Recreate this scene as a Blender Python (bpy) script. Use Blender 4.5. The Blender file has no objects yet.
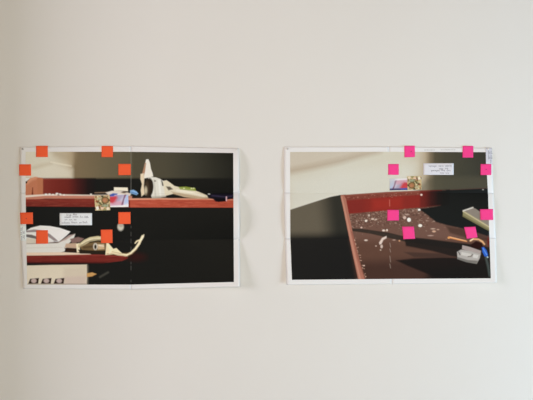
import bpy, math, random
import numpy as np
from mathutils import Vector

random.seed(7)
rng = np.random.default_rng(7)
scene = bpy.context.scene
col = scene.collection

# ---------------------------------------------------------------- scale of the place
S = 0.00336          # metres of wall for one sheet unit (authoring unit, about 3.4 mm)
D = 1.35             # camera to wall
EYE = 1.50           # camera height above the floor
CX, CY = 266.5, 200.0

# ---------------------------------------------------------------- camera
cam_data = bpy.data.cameras.new('camera')
cam = bpy.data.objects.new('camera', cam_data)
col.objects.link(cam)
cam.location = (0, -D, EYE)
cam.rotation_euler = (math.radians(90), 0, 0)
cam_data.sensor_width = 36.0
cam_data.lens = 36.0 * D / (533 * S)
cam_data.clip_start = 0.05
scene.camera = cam

# ---------------------------------------------------------------- world, lights, exposure
world = bpy.data.worlds.new('daylight')
scene.world = world
world.use_nodes = True
bg = world.node_tree.nodes['Background']
bg.inputs['Color'].default_value = (0.70, 0.62, 1.0, 1)
bg.inputs['Strength'].default_value = 0.064

def area_light(name, loc, target, sx, sy, power, colour):
    d = bpy.data.lights.new(name, 'AREA')
    d.shape = 'RECTANGLE'; d.size = sx; d.size_y = sy
    d.energy = power; d.color = colour
    o = bpy.data.objects.new(name, d)
    col.objects.link(o)
    o.location = loc
    o.rotation_euler = (Vector(target) - Vector(loc)).to_track_quat('-Z', 'Y').to_euler()
    return o

# a tall window far to the left, cut off by the short side wall; a low window on the right; an added warm fill behind the viewer
area_light('window_light', (-4.8, -3.0, 2.4), (0, 0, 1.5), 1.8, 2.0, 112, (0.925, 0.89, 1.0))
area_light('side_window_light', (3.0, -1.5, 0.8), (0, 0, 1.3), 1.2, 1.5, 64.6, (0.596, 0.823, 1.0))
area_light('warm_fill_light', (0.2, -3.5, 2.0), (0, 0, 1.4), 1.5, 1.0, 59.5, (1.0, 0.847, 0.607))  # added fill, strength and tint fitted to the wall tones

vs = scene.view_settings
vs.view_transform = 'Standard'
vs.look = 'None'
vs.gamma = 1.0
vs.use_curve_mapping = False
vs.exposure = 0.0

# ---------------------------------------------------------------- helpers
def lin(c):
    c = np.asarray(c, dtype=float) / 255.0
    return np.where(c <= 0.04045, c / 12.92, ((c + 0.055) / 1.055) ** 2.4)

WALL_ALB = np.array([0.80, 0.785, 0.755])
# colour of the bare wall around the sheets: the white that printed colours are judged against
WX = np.array([0, 266, 533.]); WY = np.array([0, 200, 400.])
WC = lin([[[188, 179, 168], [215, 209, 203], [214, 214, 210]],
          [[195, 186, 174], [222, 217, 211], [222, 220, 217]],
          [[175, 166, 152], [211, 208, 202], [226, 225, 224]]])

def reflectance(c, x, y):
    """reflectance of a colour seen at (x, y), given the colour of the wall next to it"""
    tx = np.clip(np.asarray(x) / 266.5, 0, 1.999); ty = np.clip(np.asarray(y) / 200.0, 0, 1.999)
    ix = tx.astype(int); iy = ty.astype(int)
    fx = (tx - ix)[..., None]; fy = (ty - iy)[..., None]
    w = (WC[iy, ix] * (1 - fx) + WC[iy, ix + 1] * fx) * (1 - fy) + (WC[iy + 1, ix] * (1 - fx) + WC[iy + 1, ix + 1] * fx) * fy
    return np.clip(c / w * WALL_ALB, 0.001, 1.0)

def refl1(rgb, x, y):
    return tuple(reflectance(lin(rgb)[None], np.array([float(x)]), np.array([float(y)]))[0]) + (1.0,)

def place(x, y, d):
    """sheet units and lift off the wall -> world"""
    k = (D - d) / D
    return ((x - CX) * S * k, -d, EYE + (CY - y) * S * k)

def mat_plain(name, rgba, rough=0.6, spec=0.3, grain=0.0, scale=400, bump=0.0):
    m = bpy.data.materials.new(name); m.use_nodes = True
    nt = m.node_tree; b = nt.nodes['Principled BSDF']
    b.inputs['Base Color'].default_value = rgba
    b.inputs['Roughness'].default_value = rough
    b.inputs['Specular IOR Level'].default_value = spec
    if grain or bump:
        tc = nt.nodes.new('ShaderNodeTexCoord')
        n = nt.nodes.new('ShaderNodeTexNoise')
        n.inputs['Scale'].default_value = scale; n.inputs['Detail'].default_value = 4
        nt.links.new(tc.outputs['Object'], n.inputs['Vector'])
        if grain:
            mx = nt.nodes.new('ShaderNodeMix'); mx.data_type = 'RGBA'
            mx.inputs[6].default_value = tuple(v * (1 - grain) for v in rgba[:3]) + (1,)
            mx.inputs[7].default_value = tuple(min(1, v * (1 + grain)) for v in rgba[:3]) + (1,)
            nt.links.new(n.outputs['Fac'], mx.inputs[0])
            nt.links.new(mx.outputs[2], b.inputs['Base Color'])
        if bump:
            bp = nt.nodes.new('ShaderNodeBump')
            bp.inputs['Strength'].default_value = bump; bp.inputs['Distance'].default_value = 0.0005
            nt.links.new(n.outputs['Fac'], bp.inputs['Height'])
            nt.links.new(bp.outputs['Normal'], b.inputs['Normal'])
    return m

def mat_print(name, rough=0.5, spec=0.06):
    m = bpy.data.materials.new(name); m.use_nodes = True
    nt = m.node_tree; b = nt.nodes['Principled BSDF']
    a = nt.nodes.new('ShaderNodeVertexColor'); a.layer_name = 'ink'
    nt.links.new(a.outputs['Color'], b.inputs['Base Color'])
    b.inputs['Roughness'].default_value = rough
    b.inputs['Specular IOR Level'].default_value = spec
    return m

def link_mesh(name, verts, faces, mat, parent=None, smooth=True):
    me = bpy.data.meshes.new(name)
    me.from_pydata([tuple(v) for v in verts], [], [tuple(f) for f in faces])
    me.materials.append(mat)
    if smooth:
        me.polygons.foreach_set('use_smooth', [True] * len(me.polygons))
    me.update()
    o = bpy.data.objects.new(name, me)
    col.objects.link(o)
    if parent is not None:
        o.parent = parent
        o.matrix_parent_inverse = parent.matrix_world.inverted()
    return o

def empty(name, loc):
    o = bpy.data.objects.new(name, None)
    o.empty_display_size = 0.05
    col.objects.link(o)
    o.location = loc
    o.matrix_world = __import__('mathutils').Matrix.Translation(loc)
    return o

def tag(o, label, cat, group=None):
    o['label'] = label; o['category'] = cat
    if group: o['group'] = group
    return o

def box(name, lo, hi, mat, kind=None):
    v = [(x, y, z) for x in (lo[0], hi[0]) for y in (lo[1], hi[1]) for z in (lo[2], hi[2])]
    f = [(0, 1, 3, 2), (4, 6, 7, 5), (0, 4, 5, 1), (2, 3, 7, 6), (0, 2, 6, 4), (1, 5, 7, 3)]
    o = link_mesh(name, v, f, mat, smooth=False)
    if kind: o['kind'] = kind
    return o

# ---------------------------------------------------------------- the room
def wall_material(name, rgb):
    m = bpy.data.materials.new(name); m.use_nodes = True
    nt = m.node_tree; b = nt.nodes['Principled BSDF']
    tc = nt.nodes.new('ShaderNodeTexCoord')
    n1 = nt.nodes.new('ShaderNodeTexNoise'); n1.inputs['Scale'].default_value = 2.2; n1.inputs['Detail'].default_value = 3
    n2 = nt.nodes.new('ShaderNodeTexNoise'); n2.inputs['Scale'].default_value = 160; n2.inputs['Detail'].default_value = 5
    for n in (n1, n2): nt.links.new(tc.outputs['Object'], n.inputs['Vector'])
    mx = nt.nodes.new('ShaderNodeMix'); mx.data_type = 'RGBA'
    mx.inputs[6].default_value = tuple(v * 0.985 for v in rgb) + (1,)
    mx.inputs[7].default_value = tuple(min(1, v * 1.015) for v in rgb) + (1,)
    nt.links.new(n1.outputs['Fac'], mx.inputs[0])
    nt.links.new(mx.outputs[2], b.inputs['Base Color'])
    bp = nt.nodes.new('ShaderNodeBump'); bp.inputs['Strength'].default_value = 0.12; bp.inputs['Distance'].default_value = 0.001
    nt.links.new(n2.outputs['Fac'], bp.inputs['Height'])
    nt.links.new(bp.outputs['Normal'], b.inputs['Normal'])
    b.inputs['Roughness'].default_value = 0.85
    b.inputs['Specular IOR Level'].default_value = 0.15
    return m

wall_mat = wall_material('white_wall_paint', tuple(WALL_ALB))
side_mat = wall_material('beige_wall_paint', (0.50, 0.42, 0.32))
floor_mat = mat_plain('pale_floor', (0.55, 0.53, 0.50, 1), 0.5, 0.3, 0.08, 6)
box('wall_back', (-1.2, 0.0, 0.0), (3.2, 0.12, 2.7), wall_mat, 'structure')
box('shading_wall_left', (-1.32, -0.38, 0.0), (-1.2, 0.12, 2.7), side_mat, 'structure')  # unseen wall added to block the left light, length set by its penumbra
box('floor', (-1.32, -3.6, -0.1), (3.2, 0.12, 0.0), floor_mat, 'structure')
box('baseboard_back', (-1.2, -0.015, 0.0), (3.2, 0.0, 0.09), wall_mat, 'structure')

# ---------------------------------------------------------------- sheets: outlines, folds, relief
ROWF = 4
SHEETS = {
 'L': dict(
  paper=[[(19.7, 147.0), (131.0, 146.0), (239.3, 148.2)],
         [(19.9, 193.0), (131.0, 193.0), (239.4, 193.0)],
         [(20.6, 239.5), (131.0, 240.0), (239.6, 239.2)],
         [(23.0, 288.7), (131.0, 289.3), (240.0, 286.7)]],
  ink=[[(25.6, 151.8), (131.0, 151.8), (233.2, 153.0)],
       [(25.6, 193.0), (131.0, 193.0), (233.4, 193.0)],
       [(26.3, 239.5), (131.0, 240.0), (233.6, 239.2)],
       [(27.2, 284.6), (131.0, 284.6), (233.9, 282.0)]],
  row=(18.0, 25.0, 9.0), bot=30.0, ridge=7.0, left=0.12, right=1.15),
 'R': dict(
  paper=[[(284.2, 146.8), (389.0, 146.6), (491.7, 148.0)],
         [(284.2, 193.0), (389.3, 193.0), (493.6, 193.0)],
         [(285.1, 239.0), (390.3, 239.0), (495.9, 238.0)],
         [(286.8, 284.8), (391.9, 284.0), (496.9, 282.8)]],
  ink=[[(290.2, 152.0), (389.0, 151.8), (485.6, 152.2)],
       [(290.2, 193.0), (389.3, 193.0), (488.0, 193.0)],
       [(290.4, 239.0), (390.3, 239.0), (489.4, 238.0)],
       [(292.0, 279.8), (391.9, 278.9), (490.8, 278.3)]],
  row=(8.0, 12.0, 5.0), bot=22.0, ridge=5.0, left=0.5, right=1.2),
}

def relief(sh, x, y):
    """how far the folded sheet stands off the wall at sheet units (x, y), metres"""
    P = np.array(sh['paper'], dtype=float)
    x = np.asarray(x, dtype=float); y = np.asarray(y, dtype=float)
    yc = P[:, :, 1]; xc = P[:, :, 0]
    ys = [np.interp(x, xc[i], yc[i]) for i in range(4)]       # the fold lines at this x
    my = yc[:, 1]
    lx = np.interp(y, yc[:, 0], xc[:, 0]); mx = np.interp(y, my, xc[:, 1]); rx = np.interp(y, yc[:, 2], xc[:, 2])
    left = np.clip((mx - x) / (mx - lx), 0, 1); right = np.clip((x - mx) / (rx - mx), 0, 1)
    a = np.where(x < mx, left, right)              # 0 at the middle fold, 1 at the outer edge
    side = 1 + (np.where(x < mx, sh['left'], sh['right']) - 1) * a
    t = [np.clip((y - ys[i]) / (ys[i + 1] - ys[i]), 0, 1) for i in range(3)]
    bow = [(4 * q * (1 - q)) ** 0.8 for q in t]
    d = np.where(y < ys[1], bow[0] * sh['row'][0], np.where(y < ys[2], bow[1] * sh['row'][1], sh['bot'] * t[2] ** 0.85))
    edge = d * (0.14 + 0.86 * a ** 2.2) * side
    v = np.clip((y - ys[0]) / (ys[3] - ys[0]), 0, 1)
    ridge = sh['ridge'] * (1 - a) ** 1.5 * (0.15 + 0.85 * v ** 0.7)
    return (1.6 + edge + ridge) * 0.001

# ---------------------------------------------------------------- a small painter for printed pictures
class Ink:
    """colours of a print, painted at the given sheet points"""
    def __init__(self, x, y, base):
        self.x, self.y = x, y
        self.c = np.tile(lin(base), (x.size, 1))
    def blend(self, idx, a, rgb):
        t = lin(rgb)
        self.c[idx] = self.c[idx] * (1 - a[:, None]) + t * a[:, None]
    def poly(self, pts, rgb, soft=0.5, alpha=1.0):
        pts = np.array(pts, dtype=float)
        lo = pts.min(0) - soft - 0.5; hi = pts.max(0) + soft + 0.5
        idx = np.nonzero((self.x > lo[0]) & (self.x < hi[0]) & (self.y > lo[1]) & (self.y < hi[1]))[0]
        if idx.size == 0: return
        px, py = self.x[idx], self.y[idx]
        d2 = np.full(px.shape, 1e9); ins = np.zeros(px.shape, bool)
        n = len(pts)
        for i in range(n):
            ax, ay = pts[i]; bx, by = pts[(i + 1) % n]
            ex, ey = bx - ax, by - ay
            L = ex * ex + ey * ey + 1e-12
            t = np.clip(((px - ax) * ex + (py - ay) * ey) / L, 0, 1)
            d2 = np.minimum(d2, (px - ax - t * ex) ** 2 + (py - ay - t * ey) ** 2)
            cond = (ay > py) != (by > py)
            xi = ax + (py - ay) * ex / (ey if abs(ey) > 1e-9 else 1e-9)
            ins ^= cond & (px < xi)
        sd = np.sqrt(d2) * np.where(ins, 1, -1)
        a = np.clip(sd / soft * 0.5 + 0.5, 0, 1); a = a * a * (3 - 2 * a)
        self.blend(idx, a * alpha, rgb)
    def stroke(self, pts, w, rgb, soft=0.5, alpha=1.0):
        pts = np.array(pts, dtype=float)
        ws = np.broadcast_to(np.asarray(w, dtype=float), (len(pts),))
        m = ws.max() / 2 + soft + 0.5
        lo = pts.min(0) - m; hi = pts.max(0) + m
        idx = np.nonzero((self.x > lo[0]) & (self.x < hi[0]) & (self.y > lo[1]) & (self.y < hi[1]))[0]
        if idx.size == 0: return
        px, py = self.x[idx], self.y[idx]
        sd = np.full(px.shape, -1e9)
        for i in range(len(pts) - 1):
            ax, ay = pts[i]; ex, ey = pts[i + 1] - pts[i]
            t = np.clip(((px - ax) * ex + (py - ay) * ey) / (ex * ex + ey * ey + 1e-12), 0, 1)
            r = (ws[i] * (1 - t) + ws[i + 1] * t) / 2
            sd = np.maximum(sd, r - np.hypot(px - ax - t * ex, py - ay - t * ey))
        a = np.clip(sd / soft * 0.5 + 0.5, 0, 1)
        self.blend(idx, a * alpha, rgb)
    def oval(self, cx, cy, rx, ry, rgb, soft=0.5, alpha=1.0, rot=0.0):
        m = max(rx, ry) + soft + 0.5
        idx = np.nonzero((np.abs(self.x - cx) < m) & (np.abs(self.y - cy) < m))[0]
        if idx.size == 0: return
        dx, dy = self.x[idx] - cx, self.y[idx] - cy
        c, s = math.cos(rot), math.sin(rot)
        q = np.hypot((dx * c + dy * s) / rx, (-dx * s + dy * c) / ry)
        sd = (1 - q) * min(rx, ry)
        a = np.clip(sd / soft * 0.5 + 0.5, 0, 1); a = a * a * (3 - 2 * a)
        self.blend(idx, a * alpha, rgb)
    def grad_x(self, region, stops):
        """left-to-right run of tones inside a rectangle x0, y0, x1, y1 with soft top and bottom"""
        x0, y0, x1, y1, soft = region
        idx = np.nonzero((self.x >= x0) & (self.x <= x1) & (self.y > y0 - soft) & (self.y < y1 + soft))[0]
        if idx.size == 0: return
        px, py = self.x[idx], self.y[idx]
        sx = [s[0] for s in stops]; cc = lin([s[1] for s in stops])
        t = np.stack([np.interp(px, sx, cc[:, k]) for k in range(3)], 1)
        a = np.clip((py - y0) / soft * 0.5 + 0.5, 0, 1) * np.clip((y1 - py) / soft * 0.5 + 0.5, 0, 1)
        self.c[idx] = self.c[idx] * (1 - a[:, None]) + t * a[:, None]
    def only_in(self, pts, paint, soft=0.5):
        """run paint() but keep it only inside the outline"""
        before = self.c.copy(); paint(); after = self.c
        self.c = np.zeros_like(before); self.poly(pts, (255, 255, 255), soft)
        a = self.c[:, :1]; self.c = before * (1 - a) + after * a
    def grain(self, amt):
        g = rng.normal(0, amt, self.x.size)
        self.c = np.clip(self.c * (1 + g[:, None]), 0, 1)

def picture_left(k):
    """shelf with a prosthetic foot, papers and an arm, against black"""
    # dim wall at the top
    k.grad_x((20, 146, 240, 178.2, 1.2), [(26, (200, 191, 170)), (48, (200, 191, 170)), (66, (186, 172, 146)), (71, (172, 154, 126)),
             (75, (120, 103, 77)), (100, (106, 94, 71)), (130, (92, 85, 66)), (134, (78, 72, 57)), (165, (76, 71, 57)), (195, (60, 58, 49)), (215, (48, 47, 40)), (236, (36, 36, 32))])
    k.poly([(50, 150), (76, 150), (74, 163), (64, 160), (54, 156)], (160, 140, 110), 4, 0.55)
    k.poly([(26, 166), (45, 163), (57, 165), (72, 170), (72, 178), (26, 178)], (205, 195, 174), 4, 0.75)
    k.stroke([(33, 168), (42, 165.5), (51, 163.5)], (2.5, 3, 1.5), (176, 160, 130), 2.2, 0.6)
    k.stroke([(51, 162), (58, 163.5), (66, 165), (71, 166)], (0.8, 1.0, 1.0, 0.6), (222, 211, 190), 1.0, 0.7)
    # red back panel fading into the dark, pale end block
    k.grad_x((42, 178.4, 96, 195, 0.7), [(42, (122, 52, 43)), (55, (112, 44, 37)), (68, (102, 40, 34)), (78, (66, 32, 30)), (88, (36, 28, 27)), (96, (30, 29, 28))])
    k.stroke([(43, 179), (70, 178.7)], 0.9, (140, 80, 66), 0.7, 0.6)
    k.poly([(25, 184), (30, 178.6), (35, 177), (42.8, 178.2), (42.8, 195.5), (25, 196.5)], (180, 112, 82), 0.5)
    k.stroke([(27, 183.5), (31, 179.2), (36, 178)], (1.5, 3, 2), (204, 146, 112), 1.5, 0.8)
    k.poly([(37, 178), (42.8, 178.4), (42.8, 195), (38, 195)], (174, 108, 76), 1.2, 0.8)
    k.poly([(25, 178), (30, 178), (25, 183)], (214, 208, 198), 0.6)
    k.oval(26.2, 182.3, 1.0, 1.1, (48, 36, 30), 0.5)
    k.stroke([(32.6, 187.8), (32.4, 194.6)], (0.7, 1.5), (104, 46, 34), 0.5)
    # ledge with debris
    k.poly([(25, 196), (44, 194.8), (70, 195.3), (132, 196), (132, 198.8), (45, 198.6), (38, 199.4), (25, 199.8)], (184, 120, 98), 0.6)
    k.stroke([(25, 196.4), (45, 195.0), (62, 195.0), (95, 195.4), (128, 195.2)], (2.0, 1.4, 1.2, 0.9, 1.0), (222, 204, 186), 0.6)
    for bx, by, br in ((46, 194.4, 1.3), (49.5, 194.2, 1.1), (53, 194.6, 0.9), (57, 193.8, 1.4), (60, 194.4, 1.3), (64, 195, .9), (91, 194.3, 0.9)):
        k.oval(bx, by, br, br * 0.7, (226, 218, 208), 0.6)
    k.oval(58.5, 195, 1.2, 0.6, (130, 98, 84), 0.5)
    # upper shelf board
    k.poly([(25, 199.3), (132, 198.5), (240, 198.6), (240, 207.6), (131, 207.4), (95, 206.8), (25, 206.3)], (128, 52, 42), 0.5)
    k.poly([(130, 198.7), (240, 198.7), (240, 207.6), (130, 207.4)], (176, 80, 60), 0.5)
    k.poly([(25, 202), (95, 202), (95, 206.8), (25, 206.2)], (112, 43, 36), 1.2, 0.85)
    k.stroke([(128, 199.2), (160, 198.8), (205, 199), (236, 200)], (1.2, 1.2, 0.9, 0.5), (222, 160, 130), 0.7)
    for i in range(70):
        x = random.uniform(132, 233); k.oval(x, random.uniform(200, 207), random.uniform(1, 5), 0.5, random.choice([(190, 96, 74), (158, 64, 48), (150, 62, 50)]), 0.5, 0.5)
    # black under the shelf
    k.poly([(20, 206.6), (95, 207), (131, 207.7), (240, 207.8), (240, 290), (20, 290)], (30, 30, 28), 0.6)
    # papers, brush and cloths on the shelf
    k.stroke([(95, 192.8), (115, 192.2)], 0.8, (140, 112, 90), 0.6)
    k.poly([(105.5, 192.6), (112, 190.8), (122, 190.9), (131, 193.6), (130, 196), (110, 196)], (214, 200, 184), 0.6)
    k.poly([(114, 187.3), (127.6, 187.6), (128, 191.2), (121, 190.6), (114, 190.8)], (234, 220, 196), 0.5)
    k.oval(124, 192.3, 2.6, 0.9, (96, 80, 66), 0.6)
    k.poly([(109, 195), (113, 193.2), (118, 193.6), (119, 197), (109, 197)], (62, 92, 164), 0.7)
    k.stroke([(118, 194.6), (124, 195.5)], 1.6, (228, 222, 218), 0.6)
    k.poly([(130.2, 190.4), (133.5, 189.8), (136.5, 191.5), (138.2, 193.6), (136.5, 195), (133, 193.8), (130.2, 193.4)], (132, 170, 208), 0.7)
    k.stroke([(131.5, 192.2), (136.5, 193.8)], 0.7, (60, 96, 150), 0.6)
    # prosthetic foot, standing
    k.poly([(146.2, 159.4), (148.3, 159.2), (149.8, 162.5), (151.0, 169), (152.6, 173.2), (153.2, 176.5), (144, 178.5), (143.6, 172), (144.6, 165)], (226, 218, 204), 0.5)
    k.poly([(145.2, 162.5), (146.2, 163), (145, 172), (143.2, 178), (141.4, 177), (142.6, 172)], (168, 126, 98), 0.6)
    k.poly([(140.6, 174), (143.6, 173.2), (144.4, 178), (143.8, 186), (144.6, 194), (141.5, 196.5), (140.8, 190), (142, 184), (140.4, 179)], (218, 198, 168), 0.6)
    k.poly([(148, 176.8), (156, 177.4), (160, 178.8), (165, 182), (166.4, 190), (165.6, 196.4), (160, 197.6), (152, 198), (149, 190)], (216, 210, 196), 0.5)
    k.oval(149, 187.6, 4.4, 9.6, (46, 37, 30), 0.6, 1, 0.06)
    k.oval(146.8, 188.4, 2.2, 7.2, (78, 64, 50), 1.2, 0.7)
    k.oval(145.8, 190.5, 1.4, 3.6, (206, 190, 160), 1.0, 0.8)
    k.stroke([(154, 180), (155.5, 196.5)], 1.0, (176, 170, 156), 0.8, 0.7)
    k.stroke([(159, 181), (160.5, 196)], 1.1, (240, 236, 226), 1.0, 0.7)
    k.stroke([(161.6, 180.4), (163, 185.2)], (0.8, 1.6), (52, 44, 36), 0.6)
    k.oval(155, 181, 1.0, 0.7, (130, 120, 108), 0.6)
    k.poly([(152, 196.4), (166, 195.4), (166, 197.4), (152, 198.6)], (150, 142, 126), 0.8, 0.6)
    # shank
    k.poly([(163, 181), (166.5, 180.2), (170, 182.6), (174.5, 186), (180, 187.4), (192, 189.2), (201, 192.8), (209.5, 196.4), (209, 198), (198, 198.4), (184, 196.8), (174, 193.6), (168.6, 195), (165, 195.8)], (216, 204, 178), 0.5)
    k.poly([(171, 191.4), (185, 194), (200, 196.6), (209, 197.4), (208, 198.6), (190, 198.2), (174, 194.2)], (174, 148, 116), 0.9, 0.8)
    k.stroke([(177, 190.4), (190, 192.4), (204, 196.2)], (1.2, 2, 1), (240, 232, 212), 1.0, 0.7)
    k.poly([(166, 186.4), (170, 186.6), (173, 189.2), (168.4, 190.4)], (62, 50, 40), 0.8, 0.9)
    k.poly([(178.5, 187), (186, 186.6), (195.4, 188.2), (196, 191), (188, 190.4), (180, 189.4)], (134, 146, 62), 0.6, 0.9)
    for bx in (184, 191.5, 193.6): k.oval(bx, 188.4, 0.9, 0.7, (206, 206, 150), 0.5, 0.9)
    # dark strap
    k.poly([(207, 195), (214, 193.6), (234, 193.4), (234, 198.6), (222, 200.4), (216, 201.8), (213, 199), (208, 198)], (30, 28, 36), 0.7)
    k.stroke([(212, 195.6), (224, 196.8), (233, 196)], 0.9, (66, 58, 82), 0.8, 0.8)
    k.poly([(214, 198.6), (226, 198.6), (226, 201.4), (218, 202)], (22, 20, 24), 0.6)
    k.stroke([(226.4, 197), (226.4, 200.6)], 0.9, (236, 196, 206), 0.5)
    k.oval(209, 194, 1.0, 0.5, (200, 200, 196), 0.5)
    # stack of papers, lower left
    k.poly([(25, 231.4), (31, 227.8), (40, 225.6), (50, 226.1), (60, 228), (70.4, 231.6), (66, 236), (58.6, 242), (50, 241), (25, 244)], (222, 218, 211), 0.5)
    k.poly([(25, 230.6), (34, 229.4), (42, 230.2), (50, 234), (56, 239), (58.5, 241.6), (54, 241), (48, 236.6), (38, 232.4), (25, 232.6)], (126, 108, 104), 0.8, 0.9)
    k.poly([(25, 232.6), (36, 232.2), (44, 235), (50, 238.4), (54, 242), (48, 242.6), (38, 238), (25, 235.6)], (214, 207, 198), 0.6)
    k.poly([(25, 234.2), (32, 234.8), (38, 237), (44, 240.4), (37, 239.4), (25, 236.8)], (72, 62, 58), 0.7, 0.9)
    k.poly([(25, 237.4), (35, 238.8), (44, 241), (49, 243), (25, 244)], (196, 184, 166), 0.7)
    k.poly([(25, 243.9), (58, 243.0), (66, 238.6), (75.2, 233.8), (74, 237.8), (67.6, 245), (64.4, 251.4), (60, 252.6), (25, 253)], (206, 200, 188), 0.5)
    k.poly([(59, 242.4), (69, 235.2), (74.6, 234), (66, 240)], (176, 150, 140), 0.7, 0.85)
    k.stroke([(26, 243.7), (45, 243.3), (58, 242.6), (66, 238)], 0.7, (150, 130, 116), 0.6, 0.8)
    k.stroke([(26, 248), (62, 247.4)], 0.5, (182, 174, 160), 0.6, 0.6)
    # odds and ends beside the papers
    k.poly([(70, 239), (78, 237), (84, 238.6), (80, 242), (72, 243)], (126, 98, 90), 0.8)
    k.poly([(66, 243.6), (76, 243), (82, 246), (76, 248.4), (64.6, 247.6)], (182, 152, 126), 0.8)
    k.poly([(64.6, 248), (76, 248.6), (76, 251.6), (66, 252)], (50, 34, 26), 0.7)
    k.poly([(76, 244), (79.4, 243), (80, 252), (77, 252.6)], (226, 208, 174), 0.6)
    # lower shelf
    k.poly([(25, 252.6), (64, 252.2), (90, 253.6), (92, 255.4), (25, 256)], (214, 188, 162), 0.6)
    k.poly([(25, 255.6), (60, 255.2), (90, 254.4), (127, 256), (128, 258.4), (122, 261), (108, 262.6), (25, 262.4)], (108, 42, 36), 0.6)
    k.stroke([(66, 255.4), (100, 255), (126, 257)], 0.8, (150, 66, 56), 0.7, 0.7)
    k.poly([(25, 261), (108, 261.6), (104, 263.4), (25, 263)], (76, 30, 28), 0.9, 0.7)
    k.oval(136, 257, 9, 4, (56, 26, 25), 3.5, 0.7)
    for i in range(50):
        k.oval(random.uniform(28, 118), random.uniform(256, 261.6), random.uniform(1.5, 6), 0.4, random.choice([(122, 50, 42), (96, 36, 32), (104, 42, 36)]), 0.5, 0.5)
    for i in range(60):
        k.oval(random.uniform(28, 92), random.uniform(199.4, 206), random.uniform(1.5, 6), 0.4, random.choice([(132, 62, 50), (104, 42, 36), (118, 50, 42)]), 0.5, 0.5)
    # arm
    k.poly([(78, 244.8), (84, 240), (90, 237.2), (98, 236), (106, 237.4), (106, 241), (98, 240.2), (90, 241.6), (84, 246), (78, 248)], (198, 182, 142), 0.6)
    k.stroke([(82, 243.6), (90, 239.4), (100, 238)], 0.8, (232, 222, 192), 0.8, 0.7)
    k.poly([(80, 247), (88, 243.2), (98, 241.6), (106, 243), (106, 250.4), (94, 251.4), (82, 250.6)], (112, 90, 60), 0.9)
    k.stroke([(84, 247.4), (94, 246.4)], 2.2, (72, 56, 38), 1.0, 0.8)
    k.poly([(97, 244.2), (104, 244), (104.4, 249), (98, 249.6)], (192, 164, 126), 0.7)
    k.stroke([(99, 245.4), (103.4, 246)], 1.0, (234, 222, 200), 0.7, 0.8)
    k.oval(95.4, 246.6, 2.3, 3.5, (196, 186, 168), 0.5)
    k.oval(95.4, 246.8, 1.2, 2.3, (44, 38, 32), 0.6)
    k.poly([(78, 249.6), (92, 250.4), (105, 251), (105, 254), (80, 253.6)], (42, 36, 28), 0.7)
    k.poly([(106.4, 243), (108.4, 243), (113.4, 249), (112.6, 254.4), (105.4, 255)], (226, 208, 168), 0.5)
    k.poly([(112.6, 249.2), (116.4, 248), (119, 250.6), (122, 253.2), (128, 254.4), (127.6, 256.2), (118, 255.4), (112.4, 254)], (230, 214, 174), 0.5)
    k.stroke([(119, 254.2), (125.6, 255.4), (131, 253), (135.6, 248.6), (139, 243.6), (141, 239.4), (142.4, 236)], (1.2, 1.9, 2.0, 2.2, 2.4, 2.2, 1.6), (232, 214, 176), 0.5)
    k.stroke([(139.6, 240.2), (136.8, 241.2), (135.2, 243.2)], (1.4, 1.3, 1.0), (230, 212, 172), 0.5)
    k.stroke([(141, 240), (143.2, 237), (143.8, 234.8)], (1.6, 1.2, .8), (236, 222, 190), 0.5)
    k.stroke([(112.6, 251.8), (121, 253.6), (129, 253.2)], 0.6, (140, 110, 70), 0.6, 0.7)
    k.stroke([(107, 253.8), (113, 254), (122, 255.2), (127, 256.2), (132, 253.8), (137, 249)], (1.0, 0.9, 0.6, 0.7, 0.7, 0.4), (158, 122, 84), 0.6, 0.7)
    k.stroke([(107.6, 244.6), (111, 249.4), (109.6, 253)], (0.8, 1.4, 1.0), (244, 230, 198), 0.8, 0.7)
    k.stroke([(80, 246.6), (86, 242.4), (94, 239.8), (104, 240.2)], 0.9, (104, 86, 56), 0.8, 0.7)
    k.oval(120.6, 226.8, 3.0, 3.8, (196, 188, 170), 1.1)
    k.oval(121, 225.4, 2.2, 1.8, (150, 140, 120), 0.9, 0.6)
    # box at the bottom left
    k.poly([(25, 265.6), (50, 265), (86.8, 264.6), (87, 278), (86.4, 286), (25, 286)], (202, 188, 164), 0.6)
    k.poly([(64, 268), (86.6, 266), (86.6, 286), (62, 286)], (190, 174, 152), 3, 0.7)
    k.poly([(64, 277), (86, 276), (86, 286), (64, 286)], (186, 164, 152), 2, 0.6)
    for x0 in (28.2, 40.8, 53.6):
        k.poly([(x0 + 1.9, 278.8), (x0 + 10.8, 278), (x0 + 10.0, 283.6), (x0, 283.8)], (48, 34, 28), 0.5)
        k.oval(x0 + 5.6, 280.8, 2.7, 2.2, (176, 154, 144), 0.7)
    k.stroke([(27, 284.2), (86, 284.2)], 0.8, (90, 70, 60), 0.5, 0.7)
    k.poly([(86.8, 273.4), (92, 272.4), (96.6, 274), (92, 276.4), (86.8, 277)], (186, 140, 84), 0.6)
    k.stroke([(100, 277), (108, 272.4)], 1.6, (74, 72, 64), 1.0, 0.8)
    # worn ink along the middle fold
    k.stroke([(131, 152), (131, 198)], 0.35, (150, 146, 136), 0.4, 0.5)
    for y0, y1 in ((226, 228), (232, 236), (239, 243), (247, 250), (262, 264), (266, 270), (280, 282)):
        k.stroke([(131, y0), (131, y1)], 0.3, (120, 118, 112), 0.4, 0.45)

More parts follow.
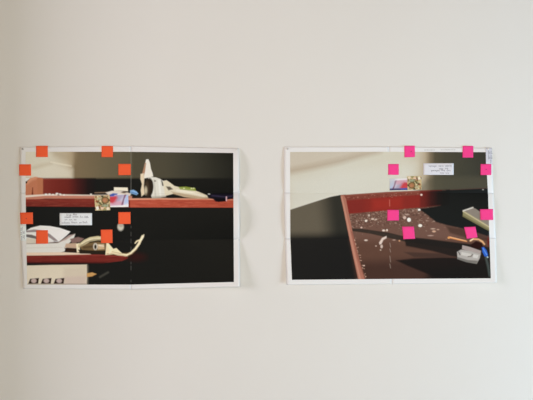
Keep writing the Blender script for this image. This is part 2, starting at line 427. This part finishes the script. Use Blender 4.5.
def picture_right(k):
    """dusty red desk corner in low sun"""
    # wall above the desk
    k.grad_x((280, 145, 500, 215, 1), [(290, (206, 199, 182)), (340, (210, 206, 192)), (405, (208, 202, 184)), (418, (200, 190, 170)), (425, (180, 164, 140)), (430, (128, 114, 92)), (435, (86, 80, 64)),
             (445, (74, 71, 59)), (470, (66, 65, 56)), (490, (58, 57, 51))])
    k.poly([(288, 148), (385, 148), (360, 155), (288, 172)], (199, 187, 170), 3.0, 0.8)
    k.stroke([(290, 171), (312, 167), (340, 161), (362, 155), (380, 151)], (5, 5, 5, 4, 3), (176, 157, 134), 3.2, 0.8)
    k.poly([(290, 180), (389, 165), (415, 165), (415, 192), (290, 212)], (215, 213, 202), 8, 0.6)
    k.poly([(427, 178), (490, 176), (490, 190), (415, 192)], (84, 80, 66), 4, 0.6)
    # dark side of the desk
    def side():
        k.poly([(270, 180), (370, 180), (370, 300), (270, 300)], (100, 92, 78), 0.5)
        k.poly([(322, 180), (370, 180), (370, 300), (336, 300)], (44, 44, 40), 12, 0.95)
        k.poly([(260, 236), (390, 233), (390, 310), (260, 310)], (31, 31, 31), 6, 1.0)
        k.poly([(260, 239), (390, 239), (390, 310), (260, 310)], (31, 31, 31), 2, 1.0)
    k.only_in([(285, 211.5), (292, 208.8), (310, 203), (330, 196.8), (337, 195.2), (346, 194.6), (366, 282), (285, 282)], side)
    k.stroke([(290, 209.4), (310, 202.9), (330, 196.4), (338, 195)], 0.8, (226, 222, 208), 0.6, 0.7)
    # desk top, dusty
    k.poly([(343, 195.2), (389, 192), (430, 190.4), (495, 187.4), (495, 290), (362, 290), (350, 240)], (112, 82, 71), 0.5)
    k.poly([(352, 240), (495, 240), (495, 290), (362, 290)], (96, 68, 57), 6)
    k.poly([(356, 262), (495, 256), (495, 290), (360, 290)], (68, 48, 42), 7, 0.9)
    # red back edge
    k.poly([(343, 195.2), (389, 192), (430, 190.4), (442, 190), (442, 205), (420, 207.6), (389, 210.2), (349, 213.6)], (134, 46, 40), 0.5)
    k.poly([(343, 195.2), (389, 192), (430, 190.4), (430, 194), (389, 197), (346, 200.6)], (128, 68, 57), 1.0)
    k.poly([(372, 199), (402, 197), (402, 208), (372, 210.6)], (158, 50, 42), 4, 0.8)
    k.poly([(346, 201), (364, 200), (364, 212), (349, 213)], (124, 44, 40), 4, 0.7)
    k.stroke([(343, 195.6), (389, 192.6), (430, 191)], 0.7, (160, 100, 84), 0.5, 0.7)
    for i in range(60):
        x = random.uniform(346, 425); y = 197.6 - (x - 345) * 0.045 + random.uniform(-2, 2)
        k.oval(x, y, 0.5, 0.4, random.choice([(170, 116, 100), (96, 46, 40)]), 0.4, 0.7)
    # dust and crumbs
    for i in range(900):
        x = random.uniform(350, 470); top = 213.5 - (x - 349) * 0.088
        y = top + abs(random.gauss(0, 9)) + 0.5
        if y > 243: continue
        r = random.choice([0.3, 0.35, 0.4, 0.45, 0.6])
        c = random.choice([(146, 112, 97), (86, 62, 54), (152, 122, 108), (76, 54, 48), (132, 98, 84), (172, 146, 130), (84, 60, 52)])
        k.oval(x, y, r * random.uniform(1, 1.8), r, c, 0.45, 0.75, random.uniform(-0.6, 0.6))
    # long shadows over the desk top
    k.poly([(351.5, 228.4), (362, 228.8), (389, 232.6), (405, 236.6), (428, 238.8), (456, 243), (480, 246), (480, 252), (440, 247), (405, 241.6), (389, 238), (370, 233.6), (352, 231)], (54, 47, 42), 0.7, 0.95)
    k.poly([(404, 237.4), (430, 239.6), (470, 244), (495, 248), (495, 263), (450, 256), (432, 251), (406, 246)], (36, 32, 30), 1.2, 0.95)
    k.poly([(396, 260.4), (414, 258.4), (440, 257.4), (470, 258), (495, 262), (495, 290), (470, 290), (430, 275), (408, 266)], (30, 27, 26), 1.2, 0.95)
    k.poly([(404, 252), (440, 253.4), (452, 257), (440, 257.6), (414, 257)], (66, 50, 44), 1.0, 0.8)
    k.poly([(430, 270), (495, 262), (495, 290), (420, 290)], (30, 28, 27), 5, 0.9)
    k.poly([(418.6, 208.9), (430, 207.4), (440, 205.6), (446, 200), (446, 189.9), (500, 187.4), (500, 240), (489, 237), (474, 232), (462, 228.6), (446, 225), (436, 222), (428, 215.6)], (31, 32, 31), 1.0)
    def fade():
        k.grad_x((415, 180, 450, 215, 1), [(415, (120, 42, 38)), (424, (104, 40, 36)), (431, (62, 32, 30)), (438, (36, 29, 28)), (444, (30, 29, 28)), (450, (30, 30, 29))])
    k.only_in([(420, 191), (430, 190.4), (450, 189.6), (450, 205), (440, 205.8), (420, 207.8)], fade, 1.6)
    k.poly([(446, 226), (468, 229.6), (489, 237), (489, 241), (470, 239), (450, 233)], (70, 50, 42), 1.6, 0.8)
    # bevelled near edge
    k.poly([(340.6, 195.2), (343.6, 194.8), (346, 199), (348.4, 212), (352.6, 232), (359.4, 260), (366, 282), (358.8, 282), (353, 256), (347.4, 229), (342.8, 206)], (172, 112, 94), 0.5)
    k.stroke([(341.6, 197), (344, 207), (348.8, 229), (354.6, 256), (360.4, 280)], 1.2, (206, 152, 130), 0.8, 0.7)
    k.stroke([(352, 232), (358, 258), (365, 279)], 0.9, (120, 72, 60), 0.7, 0.8)
    for i in range(26):
        t = random.random(); k.oval(353 + t * 12 + random.uniform(0, 2), 236 + t * 42, 0.5, 0.4, (190, 150, 130), 0.4, 0.8)
    # larger crumbs
    for x, y, rx, ry, c in ((409, 219.8, 1.9, 2.0, (238, 232, 224)), (420.2, 225.6, 1.9, 1.5, (240, 232, 220)), (404.6, 217.6, 1.6, 1.5, (206, 178, 164)), (419.2, 209.8, 1.3, 1.0, (246, 240, 232)),
            (421.4, 194.8, 1.0, 0.9, (240, 214, 200)), (366, 220.8, 1.2, 1.1, (236, 222, 208)), (372.6, 219, 1.5, 0.8, (214, 190, 174)), (376, 219.4, 1.2, 0.7, (204, 178, 162)), (369, 215.4, 0.9, 1.1, (206, 184, 170)),
            (383.6, 230.4, 1.4, 0.9, (226, 206, 192)), (387, 230.2, .9, 1.1, (222, 204, 190)), (361.4, 227.6, 0.9, 0.7, (222, 190, 176)), (366, 240.2, 1.6, 0.8, (216, 196, 182)), (407, 214.6, 2.2, 0.7, (178, 150, 136)),
            (434, 231.4, 1.8, 1.0, (206, 166, 140)), (433, 228.8, 2.0, 0.6, (196, 168, 150)), (438, 229.6, 1.2, 0.6, (186, 150, 130)), (430.6, 235.6, 2.6, 0.6, (180, 150, 136)), (392, 219, 1.0, 1.0, (182, 150, 136)),
            (399.4, 240.8, 0.8, 0.7, (216, 160, 120)), (394, 240, 1.4, .5, (180, 150, 136)), (376, 246, 0.8, 0.6, (196, 170, 156)), (380.6, 250, .7, .6, (196, 176, 160)), (364, 265.6, .8, .6, (226, 196, 180)),
            (483, 189.6, 0.7, 0.5, (170, 170, 164)), (448.8, 237.8, 1.2, 1.0, (222, 160, 100))):
        k.oval(x, y, rx, ry, c, 0.5)
    k.poly([(379, 242.6), (382, 238), (386.4, 236), (386.6, 238), (383.4, 240), (381.4, 244), (379.6, 244.6)], (222, 202, 190), 0.6)
    k.oval(381.6, 246.4, 1.2, 1.8, (206, 184, 172), 0.6)
    k.stroke([(389.6, 200), (389.7, 206)], 0.5, (214, 130, 116), 0.5, 0.7)
    for y0, y1 in ((243, 247), (249, 252), (256, 262), (264, 268)): k.stroke([(389.8, y0), (390.6, y1)], 0.5, (170, 150, 138), 0.4, 0.7)
    # small box in the dark
    k.poly([(463.2, 210.6), (472.6, 207.4), (476, 209), (492, 219.6), (492, 228)], (138, 128, 118), 0.5)
    k.poly([(463, 211.2), (492, 228.4), (492, 232.6), (478, 225), (462.8, 216.4)], (142, 134, 98), 0.5)
    k.stroke([(463.4, 211.4), (492, 228.6)], 1.2, (200, 188, 150), 0.6)
    k.stroke([(463.4, 210.8), (472.8, 207.6)], 1.2, (216, 210, 200), 0.5)
    k.stroke([(463.2, 216), (492, 232)], 1.2, (96, 90, 62), 0.7, 0.8)
    # pencil, ring, eraser box, pen
    k.stroke([(449, 237.2), (457, 239.2), (466.6, 241.4)], (1.6, 1.4, 1.0), (222, 142, 84), 0.5)
    k.stroke([(450, 237), (466, 240.8)], 0.5, (244, 196, 150), 0.5)
    k.poly([(470, 245), (476, 241), (482, 243), (483, 247), (474, 250)], (44, 24, 22), 0.8)
    k.stroke([(470.4, 240.8), (473.4, 239), (478.6, 239.4), (482.4, 241.6), (484.4, 244.2)], (1.4, 1.6, 1.4, 1.6, 1.2), (238, 184, 132), 0.6)
    k.stroke([(470.6, 240.4), (473, 239)], 0.8, (255, 236, 206), 0.5)
    k.poly([(462.4, 245.2), (470, 247), (481, 250.8), (480.6, 254), (470, 251.4), (462, 249.2)], (170, 156, 152), 0.5)
    k.poly([(457, 252), (461, 249.6), (470, 251), (480.6, 254), (479.6, 258.4), (476.6, 263.6), (468, 262), (457.6, 258.6)], (178, 172, 167), 0.5)
    k.poly([(457.6, 257), (468, 260), (478, 260.6), (476.6, 263.8), (466, 262), (457.4, 259)], (122, 118, 113), 0.7)
    k.poly([(461.6, 252), (471, 253.8), (470, 257), (461, 255)], (204, 199, 193), 0.6)
    k.poly([(473, 254), (478.6, 255.2), (477.4, 258.4), (473, 257.6)], (206, 202, 198), 0.6)
    k.stroke([(468, 256.6), (471, 256.4), (472.8, 254.4)], 0.8, (92, 80, 72), 0.5)
    k.stroke([(458.6, 252), (460, 254.6)], 0.9, (80, 72, 66), 0.5)
    k.poly([(481.8, 247.4), (483.8, 247), (486.4, 250), (488, 254.4), (487.6, 257), (484.6, 256.4), (482.4, 252)], (48, 98, 200), 0.5)
    k.stroke([(483.2, 248.6), (486.6, 254.6)], 0.7, (110, 160, 236), 0.6)
    k.oval(487.4, 257.2, 0.9, 0.7, (206, 226, 236), 0.5)
    k.stroke([(486, 257.6), (488.4, 267), (489.6, 276)], (2.2, 2.4, 1.8), (70, 78, 76), 0.8)
    k.oval(488.4, 241, 1.2, 4.6, (104, 40, 34), 1.0)

# ---------------------------------------------------------------- build the two posters
paper_mat = mat_plain('white_poster_paper', (0.86, 0.86, 0.865, 1), 0.55, 0.25, 0.01, 300)
ink_mat = mat_print('poster_ink')

def panel_grid(c00, c10, c01, c11, nu, nv):
    u = np.linspace(0, 1, nu + 1)[None, :, None]; v = np.linspace(0, 1, nv + 1)[:, None, None]
    c00, c10, c01, c11 = (np.array(c, dtype=float) for c in (c00, c10, c01, c11))
    p = (c00 * (1 - u) + c10 * u) * (1 - v) + (c01 * (1 - u) + c11 * u) * v
    return p[..., 0], p[..., 1]

def grid_faces(nu, nv):
    i = np.arange(nv)[:, None] * (nu + 1) + np.arange(nu)[None, :]
    return np.stack([i, i + nu + 1, i + nu + 2, i + 1], -1).reshape(-1, 4)

def to_world(x, y, d):
    k = (D - d) / D
    return np.stack([(x - CX) * S * k, -d, EYE + (CY - y) * S * k], -1).reshape(-1, 3)

def slab(name, X, Y, Dp, thick, mat, parent):
    """a thin sheet: front grid, back grid and rim"""
    nv, nu = X.shape[0] - 1, X.shape[1] - 1
    front = to_world(X, Y, Dp); back = front + np.array([0, thick, 0])
    f = grid_faces(nu, nv); n = front.shape[0]
    idx = np.arange(n).reshape(nv + 1, nu + 1)
    rim = np.concatenate([idx[0, :-1], idx[:-1, -1], idx[-1, :0:-1], idx[:0:-1, 0]])
    faces = [tuple(q) for q in f] + [tuple(q[::-1] + n) for q in f]
    for i in range(len(rim)):
        a, b = int(rim[i]), int(rim[(i + 1) % len(rim)])
        faces.append((a, b, b + n, a + n))
    o = link_mesh(name, np.concatenate([front, back]), faces, mat, parent)
    return o

def colour_points(me, ink_rgb, x, y, extra=0):
    at = me.color_attributes.new('ink', 'FLOAT_COLOR', 'POINT')
    r = reflectance(np.clip(ink_rgb - 0.0045, 0.0015, 1), x, y)     # the gloss of the ink adds a little light
    rgba = np.concatenate([r, np.ones((r.shape[0], 1))], 1)
    if extra:
        rgba = np.concatenate([rgba, rgba[:extra]], 0)
    at.data.foreach_set('color', rgba.astype(np.float32).ravel())

def build_poster(key, painter, base, label):
    sh = SHEETS[key]; P, Q = sh['paper'], sh['ink']
    root = empty('poster', place((P[3][0][0] + P[3][2][0]) / 2, (P[3][0][1] + P[3][2][1]) / 2, 0.004))
    tag(root, label, 'poster', 'folded posters pinned on the wall')
    for r in range(3):
        for c in range(2):
            X, Y = panel_grid(P[r][c], P[r][c + 1], P[r + 1][c], P[r + 1][c + 1], 48, 40)
            pan = slab('fold_panel', X, Y, relief(sh, X, Y), 0.0005, paper_mat, root)
            nu, nv = 300, 132
            X, Y = panel_grid(Q[r][c], Q[r][c + 1], Q[r + 1][c], Q[r + 1][c + 1], nu, nv)
            o = link_mesh('printed_image', to_world(X, Y, relief(sh, X, Y) + 0.0004), grid_faces(nu, nv), ink_mat, None)
            k = Ink(X.ravel(), Y.ravel(), base)
            painter(k); k.grain(0.02)
            colour_points(o.data, k.c, X.ravel(), Y.ravel())
            o.parent = pan
    return root

state = random.getstate()
def paint_l(k): random.setstate(state); picture_left(k)
def paint_r(k): random.setstate(state); picture_right(k)
build_poster('L', paint_l, (30, 30, 28), 'folded poster with prosthetic foot on red shelf, hung among orange sticky notes')
poster_r = build_poster('R', paint_r, (31, 32, 31), 'folded poster of dusty red desk corner, hung among pink sticky notes')

# ---------------------------------------------------------------- things stuck on the posters
def flat_quad(sh, quad, lift, nu=8, nv=8, curl=0.0):
    X, Y = panel_grid(quad[0], quad[1], quad[3], quad[2], nu, nv)
    d = relief(sh, X, Y) + lift
    v = np.linspace(0, 1, nv + 1)[:, None]
    d = d + curl * np.clip(v - 0.35, 0, 1) ** 2
    return X, Y, d

def sticky(key, quad, mat, label, group, curl=0.004, dot=None):
    sh = SHEETS[key]
    X, Y, d = flat_quad(sh, quad, 0.0010, curl=curl)
    o = slab('sticky_note', X, Y, d, 0.0003, mat, None)
    tag(o, label, 'sticky note', group)
    if dot:
        dx, dy = dot
        X2, Y2, d2 = flat_quad(sh, [(dx - .45, dy - .35), (dx + .45, dy - .35), (dx + .45, dy + .35), (dx - .45, dy + .35)], 0.0016, 4, 4)
        slab('pen_mark', X2, Y2, d2 + curl * 0.12, 0.0001, mark_mat, o)
    return o

orange = mat_plain('orange_note_paper', refl1((255, 86, 48), 75, 200), 0.7, 0.15, 0.02, 300)
pink = mat_plain('pink_note_paper', refl1((252, 66, 142), 440, 190), 0.7, 0.15, 0.02, 300)
mark_mat = mat_plain('pen_mark_ink', (0.30, 0.03, 0.08, 1), 0.6)

def rect(x0, y0, x1, y1): return [(x0, y0), (x1, y0), (x1, y1), (x0, y1)]
G1, G2 = 'orange sticky notes on the left poster', 'pink sticky notes on the right poster'
for quad, lab, dot in (
    (rect(36.0, 145.8, 47.7, 157.0), 'orange sticky note on the top edge, nearest the poster\'s left corner', None),
    (rect(101.5, 145.9, 113.0, 157.1), 'orange sticky note on the top edge, straight above the mosaic card', None),
    (rect(19.0, 164.3, 31.0, 175.6), 'orange sticky note on the left margin beside the pale printed wall', None),
    (rect(118.3, 163.9, 130.8, 175.1), 'orange sticky note at the middle fold, above the red and blue card', None),
    ([(20.0, 212.6), (32.8, 212.4), (33.0, 224.0), (20.4, 224.1)], 'orange sticky note on left margin, just above the handwritten strip', (26.3, 218.4)),
    ([(118.3, 212.2), (130.5, 212.0), (130.6, 223.9), (118.4, 224.1)], 'orange sticky note at the middle fold, below the red and blue card', None),
    ([(36.2, 230.3), (47.9, 230.2), (48.1, 243.6), (36.0, 243.8)], 'orange sticky note over the printed stack of white papers', None),
    ([(100.8, 229.7), (112.4, 229.5), (112.6, 243.0), (101.0, 243.1)], 'orange sticky note over the printed arm on the lower shelf', None)):
    sticky('L', quad, orange, lab, G1, random.uniform(0.002, 0.005), dot)
for quad, lab, dot in (
    ([(404.3, 145.8), (414.8, 145.7), (415.0, 157.0), (404.5, 157.4)], 'pink sticky note on the top edge, above the two small cards', (411.2, 151.4)),
    ([(462.8, 145.8), (473.4, 145.9), (473.2, 157.6), (462.5, 157.5)], 'pink sticky note on the top edge, right of the handwritten note', None),
    (rect(388.2, 164.0, 398.8, 174.8), 'pink sticky note at the middle fold above the blue card', None),
    (rect(480.6, 164.0, 491.4, 175.0), 'pink sticky note on the right margin below the handwritten strip', (486.2, 169.5)),
    ([(387.5, 209.8), (398.9, 209.9), (399.0, 220.4), (387.2, 220.6)], 'pink sticky note at the middle fold on the printed desk\'s red edge', None),
    ([(480.0, 209.2), (493.0, 209.0), (493.3, 220.0), (480.5, 219.9)], 'pink sticky note on the right margin over the small printed box', None),
    ([(402.1, 226.6), (413.9, 226.5), (415.1, 238.7), (403.4, 239.2)], 'pink sticky note tilted on the dusty desk beside white crumbs', None),
    ([(464.1, 227.1), (475.4, 226.7), (477.6, 237.4), (466.8, 238.8)], 'pink sticky note tilted above the printed pencil and eraser', None)):
    sticky('R', quad, pink, lab, G2, random.uniform(0.002, 0.005), dot)

# handwritten notes and strips: paper with pen strokes
pen_mat = mat_plain('grey_pen', refl1((150, 150, 160), 250, 190), 0.6, 0.2)

def strokes_mesh(sh, lines, lift, width, parent, name='handwriting'):
    V, F = [], []
    for ln in lines:
        pts = np.array(ln, dtype=float)
        if len(pts) < 2: continue
        tan = np.gradient(pts, axis=0)
        nrm = np.stack([-tan[:, 1], tan[:, 0]], 1); nrm /= np.linalg.norm(nrm, axis=1, keepdims=True) + 1e-9
        a = pts + nrm * width / 2; b = pts - nrm * width / 2
        b0 = len(V)
        for p, q in zip(a, b):
            for r in (p, q):
                V.append(place(r[0], r[1], float(relief(sh, r[0], r[1])) + lift))
        for i in range(len(pts) - 1):
            F.append((b0 + 2 * i, b0 + 2 * i + 1, b0 + 2 * i + 3, b0 + 2 * i + 2))
    return link_mesh(name, V, F, pen_mat, parent)

def scrawl(ax, ay, ux, uy, length, h, r):
    """one hand-written word along direction (ux, uy): looping letters of differing height"""
    vx, vy = -uy, ux            # 'down' of the writing
    out, n = [], max(2, int(length / (h * 0.75)))
    pts = []
    for i in range(n):
        tall = r.choice([0.55, 0.6, 0.7, 1.1, 1.2])
        w = length / n
        for fx, fy in ((0.0, 0.0), (0.25, -tall), (0.45, -tall * 0.9), (0.4, -0.1), (0.6, 0.05), (0.8, -0.45), (1.0, -0.05)):
            s = (i + fx) * w; t = fy * h + r.uniform(-0.06, 0.06) * h
            pts.append((ax + ux * s + vx * t, ay + uy * s + vy * t))
    return pts

def written(key, name, quad, words, u, lift, label, group, paper_rgb, h, w=0.26, cat='note'):
    sh = SHEETS[key]
    X, Y, d = flat_quad(sh, quad, lift, 14, 8)
    m = mat_plain(name + '_paper', refl1(paper_rgb, (quad[0][0] + quad[2][0]) / 2, (quad[0][1] + quad[2][1]) / 2), 0.7, 0.15, 0.015, 300)
    o = slab(name, X, Y, d, 0.0003, m, None)
    tag(o, label, cat, group)
    r = random.Random(len(label))
    strokes_mesh(sh, [scrawl(x, y, u[0], u[1], L, h, r) for x, y, L in words], lift + 0.0003, w, o)
    return o

written('L', 'handwritten_note', rect(59.7, 213.1, 92.0, 225.2),
        [(66.5, 215.6, 5), (73, 215.2, 4), (64.5, 217.6, 6.5), (72.5, 217.4, 6), (80, 217.6, 3.4), (84.5, 217.8, 4), (64.5, 220.2, 3), (69, 220.4, 3.6), (74, 220.2, 2.6), (61.8, 223.4, 8), (71.5, 223.2, 6), (79.2, 223.2, 2.4), (82.6, 223.0, 5)],
        (1, 0), 0.0011, 'white note with grey handwriting, stuck below the mosaic card', 'handwritten notes', (212, 211, 212), 1.7)
written('R', 'handwritten_note', rect(423.3, 163.2, 453.7, 174.9),
        [(451.5, 165.4, 6.5), (443.5, 165.6, 5), (436.5, 165.6, 8), (448, 168, 3), (443, 168.2, 4), (450.5, 170.2, 4), (445, 170.0, 4), (439.5, 170.2, 8.5), (449, 172.6, 3.6), (444, 172.6, 4)],
        (-1, 0), 0.0011, 'pale note with upside-down handwriting beside the small cards', 'handwritten notes', (218, 217, 224), 1.6)
written('L', 'paper_strip', [(20.2, 225.0), (25.9, 225.0), (26.3, 240.6), (20.6, 240.6)],
        [(22.3, 239.6, 4.0), (22.4, 235.0, 3.5), (22.5, 230.6, 3.6), (24.6, 239.0, 4.0), (24.4, 234.0, 3.0)],
        (0, -1), 0.0009, 'narrow white strip with handwriting on the poster\'s left margin', 'handwritten strips', (206, 206, 210), 1.6, 0.3, 'paper strip')
written('R', 'paper_strip', [(485.7, 147.6), (492.0, 147.8), (492.3, 163.9), (486.0, 163.9)],
        [(490.6, 151.0, 3.6), (490.6, 155.4, 4.0), (490.4, 160.0, 3.0), (488.2, 150.6, 4.0), (488.2, 155.4, 4.0)],
        (0, 1), 0.0009, 'narrow bluish strip with handwriting at the poster\'s upper right corner', 'handwritten strips', (208, 210, 222), 1.6, 0.3, 'paper strip')

# faint printed captions on the white margin above the desk picture
cap_mat = mat_plain('caption_ink', (0.42, 0.42, 0.43, 1), 0.6, 0.2)
for cx, cy, cl in ((424.5, 150.2, 9.5), (440.5, 150.0, 13.5)):
    rr = random.Random(int(cx))
    lines, x = [], cx
    while x < cx + cl:
        L = rr.uniform(1.2, 2.4); lines.append(scrawl(x, cy, 1, 0, L, 0.45, rr)); x += L + 0.35
    c = strokes_mesh(SHEETS['R'], lines, 0.0003, 0.16, poster_r, 'caption_line')
    c.data.materials[0] = cap_mat

# small picture cards
card_mat = mat_print('card_ink', 0.4, 0.25)
def card(key, name, quad, painter, base, lift, label, group):
    sh = SHEETS[key]
    nu, nv = 60, 50
    X, Y, d = flat_quad(sh, quad, lift, nu, nv)
    o = slab(name, X, Y, d, 0.0004, card_mat, None)
    u = np.tile(np.linspace(0, 1, nu + 1)[None, :], (nv + 1, 1)).ravel() * 16
    v = np.tile(np.linspace(0, 1, nv + 1)[:, None], (1, nu + 1)).ravel() * 16
    k = Ink(u, v, base); painter(k)
    colour_points(o.data, k.c, X.ravel(), Y.ravel(), extra=u.size)
    return tag(o, label, 'card', group)

def mosaic(k, flip=False):
    r = random.Random(3)
    f = (lambda x, y: (16 - x, 16 - y)) if flip else (lambda x, y: (x, y))
    for i in range(120):
        x, y = r.uniform(0, 16), r.uniform(0, 16)
        k.oval(*f(x, y), r.uniform(.6, 1.6), r.uniform(.5, 1.2), r.choice([(206, 176, 122), (120, 110, 62), (86, 70, 40), (222, 202, 160), (168, 120, 70), (142, 140, 92), (150, 78, 52), (60, 58, 40), (206, 190, 150)]), 0.5, 0.9, r.uniform(0, 3))
    x, y = f(11, 5.2)
    k.oval(x, y, 4.0, 4.0, (66, 62, 40), 0.8); k.oval(x, y, 3.1, 3.0, (160, 114, 72), 1.0); k.oval(x - .5, y + .3, 1.6, 1.5, (182, 120, 88), 1.0)
    x, y = f(5, 3.2); k.oval(x, y, 2.2, 1.6, (176, 178, 146), 1.0, 0.7)
    x, y = f(6, 9); k.oval(x, y, 2.6, 1.0, (86, 84, 46), 0.7, 1, 0.7)
    x, y = f(11, 11); k.oval(x, y, 3.0, 1.2, (164, 180, 150), 1.0, 0.7)
    x, y = f(2.5, 13.4); k.oval(x, y, 1.6, 1.9, (236, 226, 206), 0.8)
    x, y = f(7.5, 13.6); k.oval(x, y, 2.0, 1.2, (226, 190, 160), 0.8)
    x, y = f(13.6, 14); k.oval(x, y, 1.5, 1.5, (230, 206, 180), 0.8)
    x, y = f(5, 13); k.oval(x, y, .8, 1.6, (96, 54, 40), 0.6)

def stripes(k, flip=False):
    f = (lambda pts: [(16 - x, 16 - y) for x, y in pts]) if flip else (lambda pts: pts)
    k.poly(f([(0, 0), (16, 0), (16, 16), (0, 16)]), (206, 200, 214), 1)
    k.poly(f([(5, 0), (13, 0), (9, 8), (4, 12)]), (162, 152, 176), 2, 0.9)
    k.poly(f([(0, 9), (10, 8), (12, 14), (0, 15)]), (206, 148, 162), 2, 0.8)
    k.poly(f([(-1, 2), (6, 1.5), (7, 4), (5, 9), (3, 11), (-1, 10)]), (196, 62, 70), 1.8)
    k.poly(f([(-1, -1), (5, -1), (4, 2), (-1, 2.4)]), (70, 84, 160), 1.0)
    k.poly(f([(13, -1), (15, -1), (12.6, 6), (11.4, 13), (9.6, 15), (11, 8)]), (112, 48, 86), 0.9)
    k.poly(f([(15, -1), (17, -1), (17, 8), (12.6, 13), (13, 6)]), (176, 190, 222), 1.0)
    k.poly(f([(0, 14.4), (16, 13), (16, 17), (0, 17)]), (232, 226, 228), 1.2)

def stripes_up(k):
    stripes(k, True)
    k.poly([(-1, 13.2), (17, 13.6), (17, 17), (-1, 17)], (44, 44, 90), 0.9, 0.9)
    k.poly([(9, 13.6), (17, 13), (17, 15.4), (10, 15.6)], (72, 84, 166), 0.8)
    k.poly([(-1, -1), (6, -1), (3, 9), (-1, 14)], (190, 192, 200), 2.2, 0.8)

card('L', 'picture_card', [(109.2, 194.8), (128.3, 194.6), (128.5, 207.0), (109.4, 207.2)], stripes, (206, 200, 214), 0.0009, 'small red and lilac swirl card between two orange sticky notes', 'small picture cards')
card('L', 'picture_card', [(94.4, 195.6), (109.8, 195.2), (110.2, 210.2), (95.2, 210.6)], mosaic, (196, 172, 126), 0.0016, 'small ochre and green mosaic card, left of the red swirl card', 'small picture cards')
card('R', 'picture_card', [(389.6, 178.6), (407.8, 178.4), (408.0, 190.0), (389.7, 190.4)], stripes_up, (190, 190, 206), 0.0009, 'small blue and red card directly under a pink note', 'small picture cards')
card('R', 'picture_card', [(407.3, 176.2), (421.3, 176.0), (421.6, 189.6), (407.5, 189.8)], lambda k: mosaic(k, True), (200, 178, 132), 0.0016, 'small ochre mosaic card below the pale handwritten note', 'small picture cards')

# pins in the upper corners
steel = mat_plain('pin_steel', (0.45, 0.44, 0.42, 1), 0.35, 0.5); steel.node_tree.nodes['Principled BSDF'].inputs['Metallic'].default_value = 0.6
def lathe(name, profile, mat, base, axis_y=-1, n=16, parent=None):
    V, F = [], []
    for r, h in profile:
        for i in range(n):
            a = 2 * math.pi * i / n
            V.append((base[0] + r * math.cos(a), base[1] + axis_y * h, base[2] + r * math.sin(a)))
    for j in range(len(profile) - 1):
        for i in range(n):
            F.append((j * n + i, j * n + (i + 1) % n, (j + 1) * n + (i + 1) % n, (j + 1) * n + i))
    F.append(tuple(range(n))); F.append(tuple(range((len(profile) - 1) * n, len(profile) * n))[::-1])
    return link_mesh(name, V, F, mat, parent)

white_pin = mat_plain('pin_white', (0.75, 0.74, 0.72, 1), 0.4, 0.5)
def pin(key, x, y, mat, label, r=0.0038):
    d = float(relief(SHEETS[key], x, y))
    p = place(x, y, 0.0)
    root = empty('thumbtack', p)
    tag(root, label, 'thumbtack', 'thumbtacks holding the posters')
    lathe('shaft', [(0.0006, -0.006), (0.0006, d + 0.0012)], steel, p, parent=root)
    lathe('head', [(r, d + 0.0008), (r * 1.02, d + 0.0014), (r * 0.8, d + 0.0026), (r * 0.4, d + 0.0033), (r * 0.05, d + 0.0035)], mat, p, parent=root)
pin('L', 23.2, 149.2, steel, 'small grey thumbtack at left corner of the orange-noted poster', 0.0034)
pin('L', 236.9, 149.8, white_pin, 'small pale thumbtack at right corner of the orange-noted poster')
pin('R', 287.4, 149.0, white_pin, 'small pale thumbtack at left corner of the pink-noted poster', 0.0034)
pin('R', 487.6, 149.0, white_pin, 'small pale thumbtack on the bluish strip of the pink-noted poster')
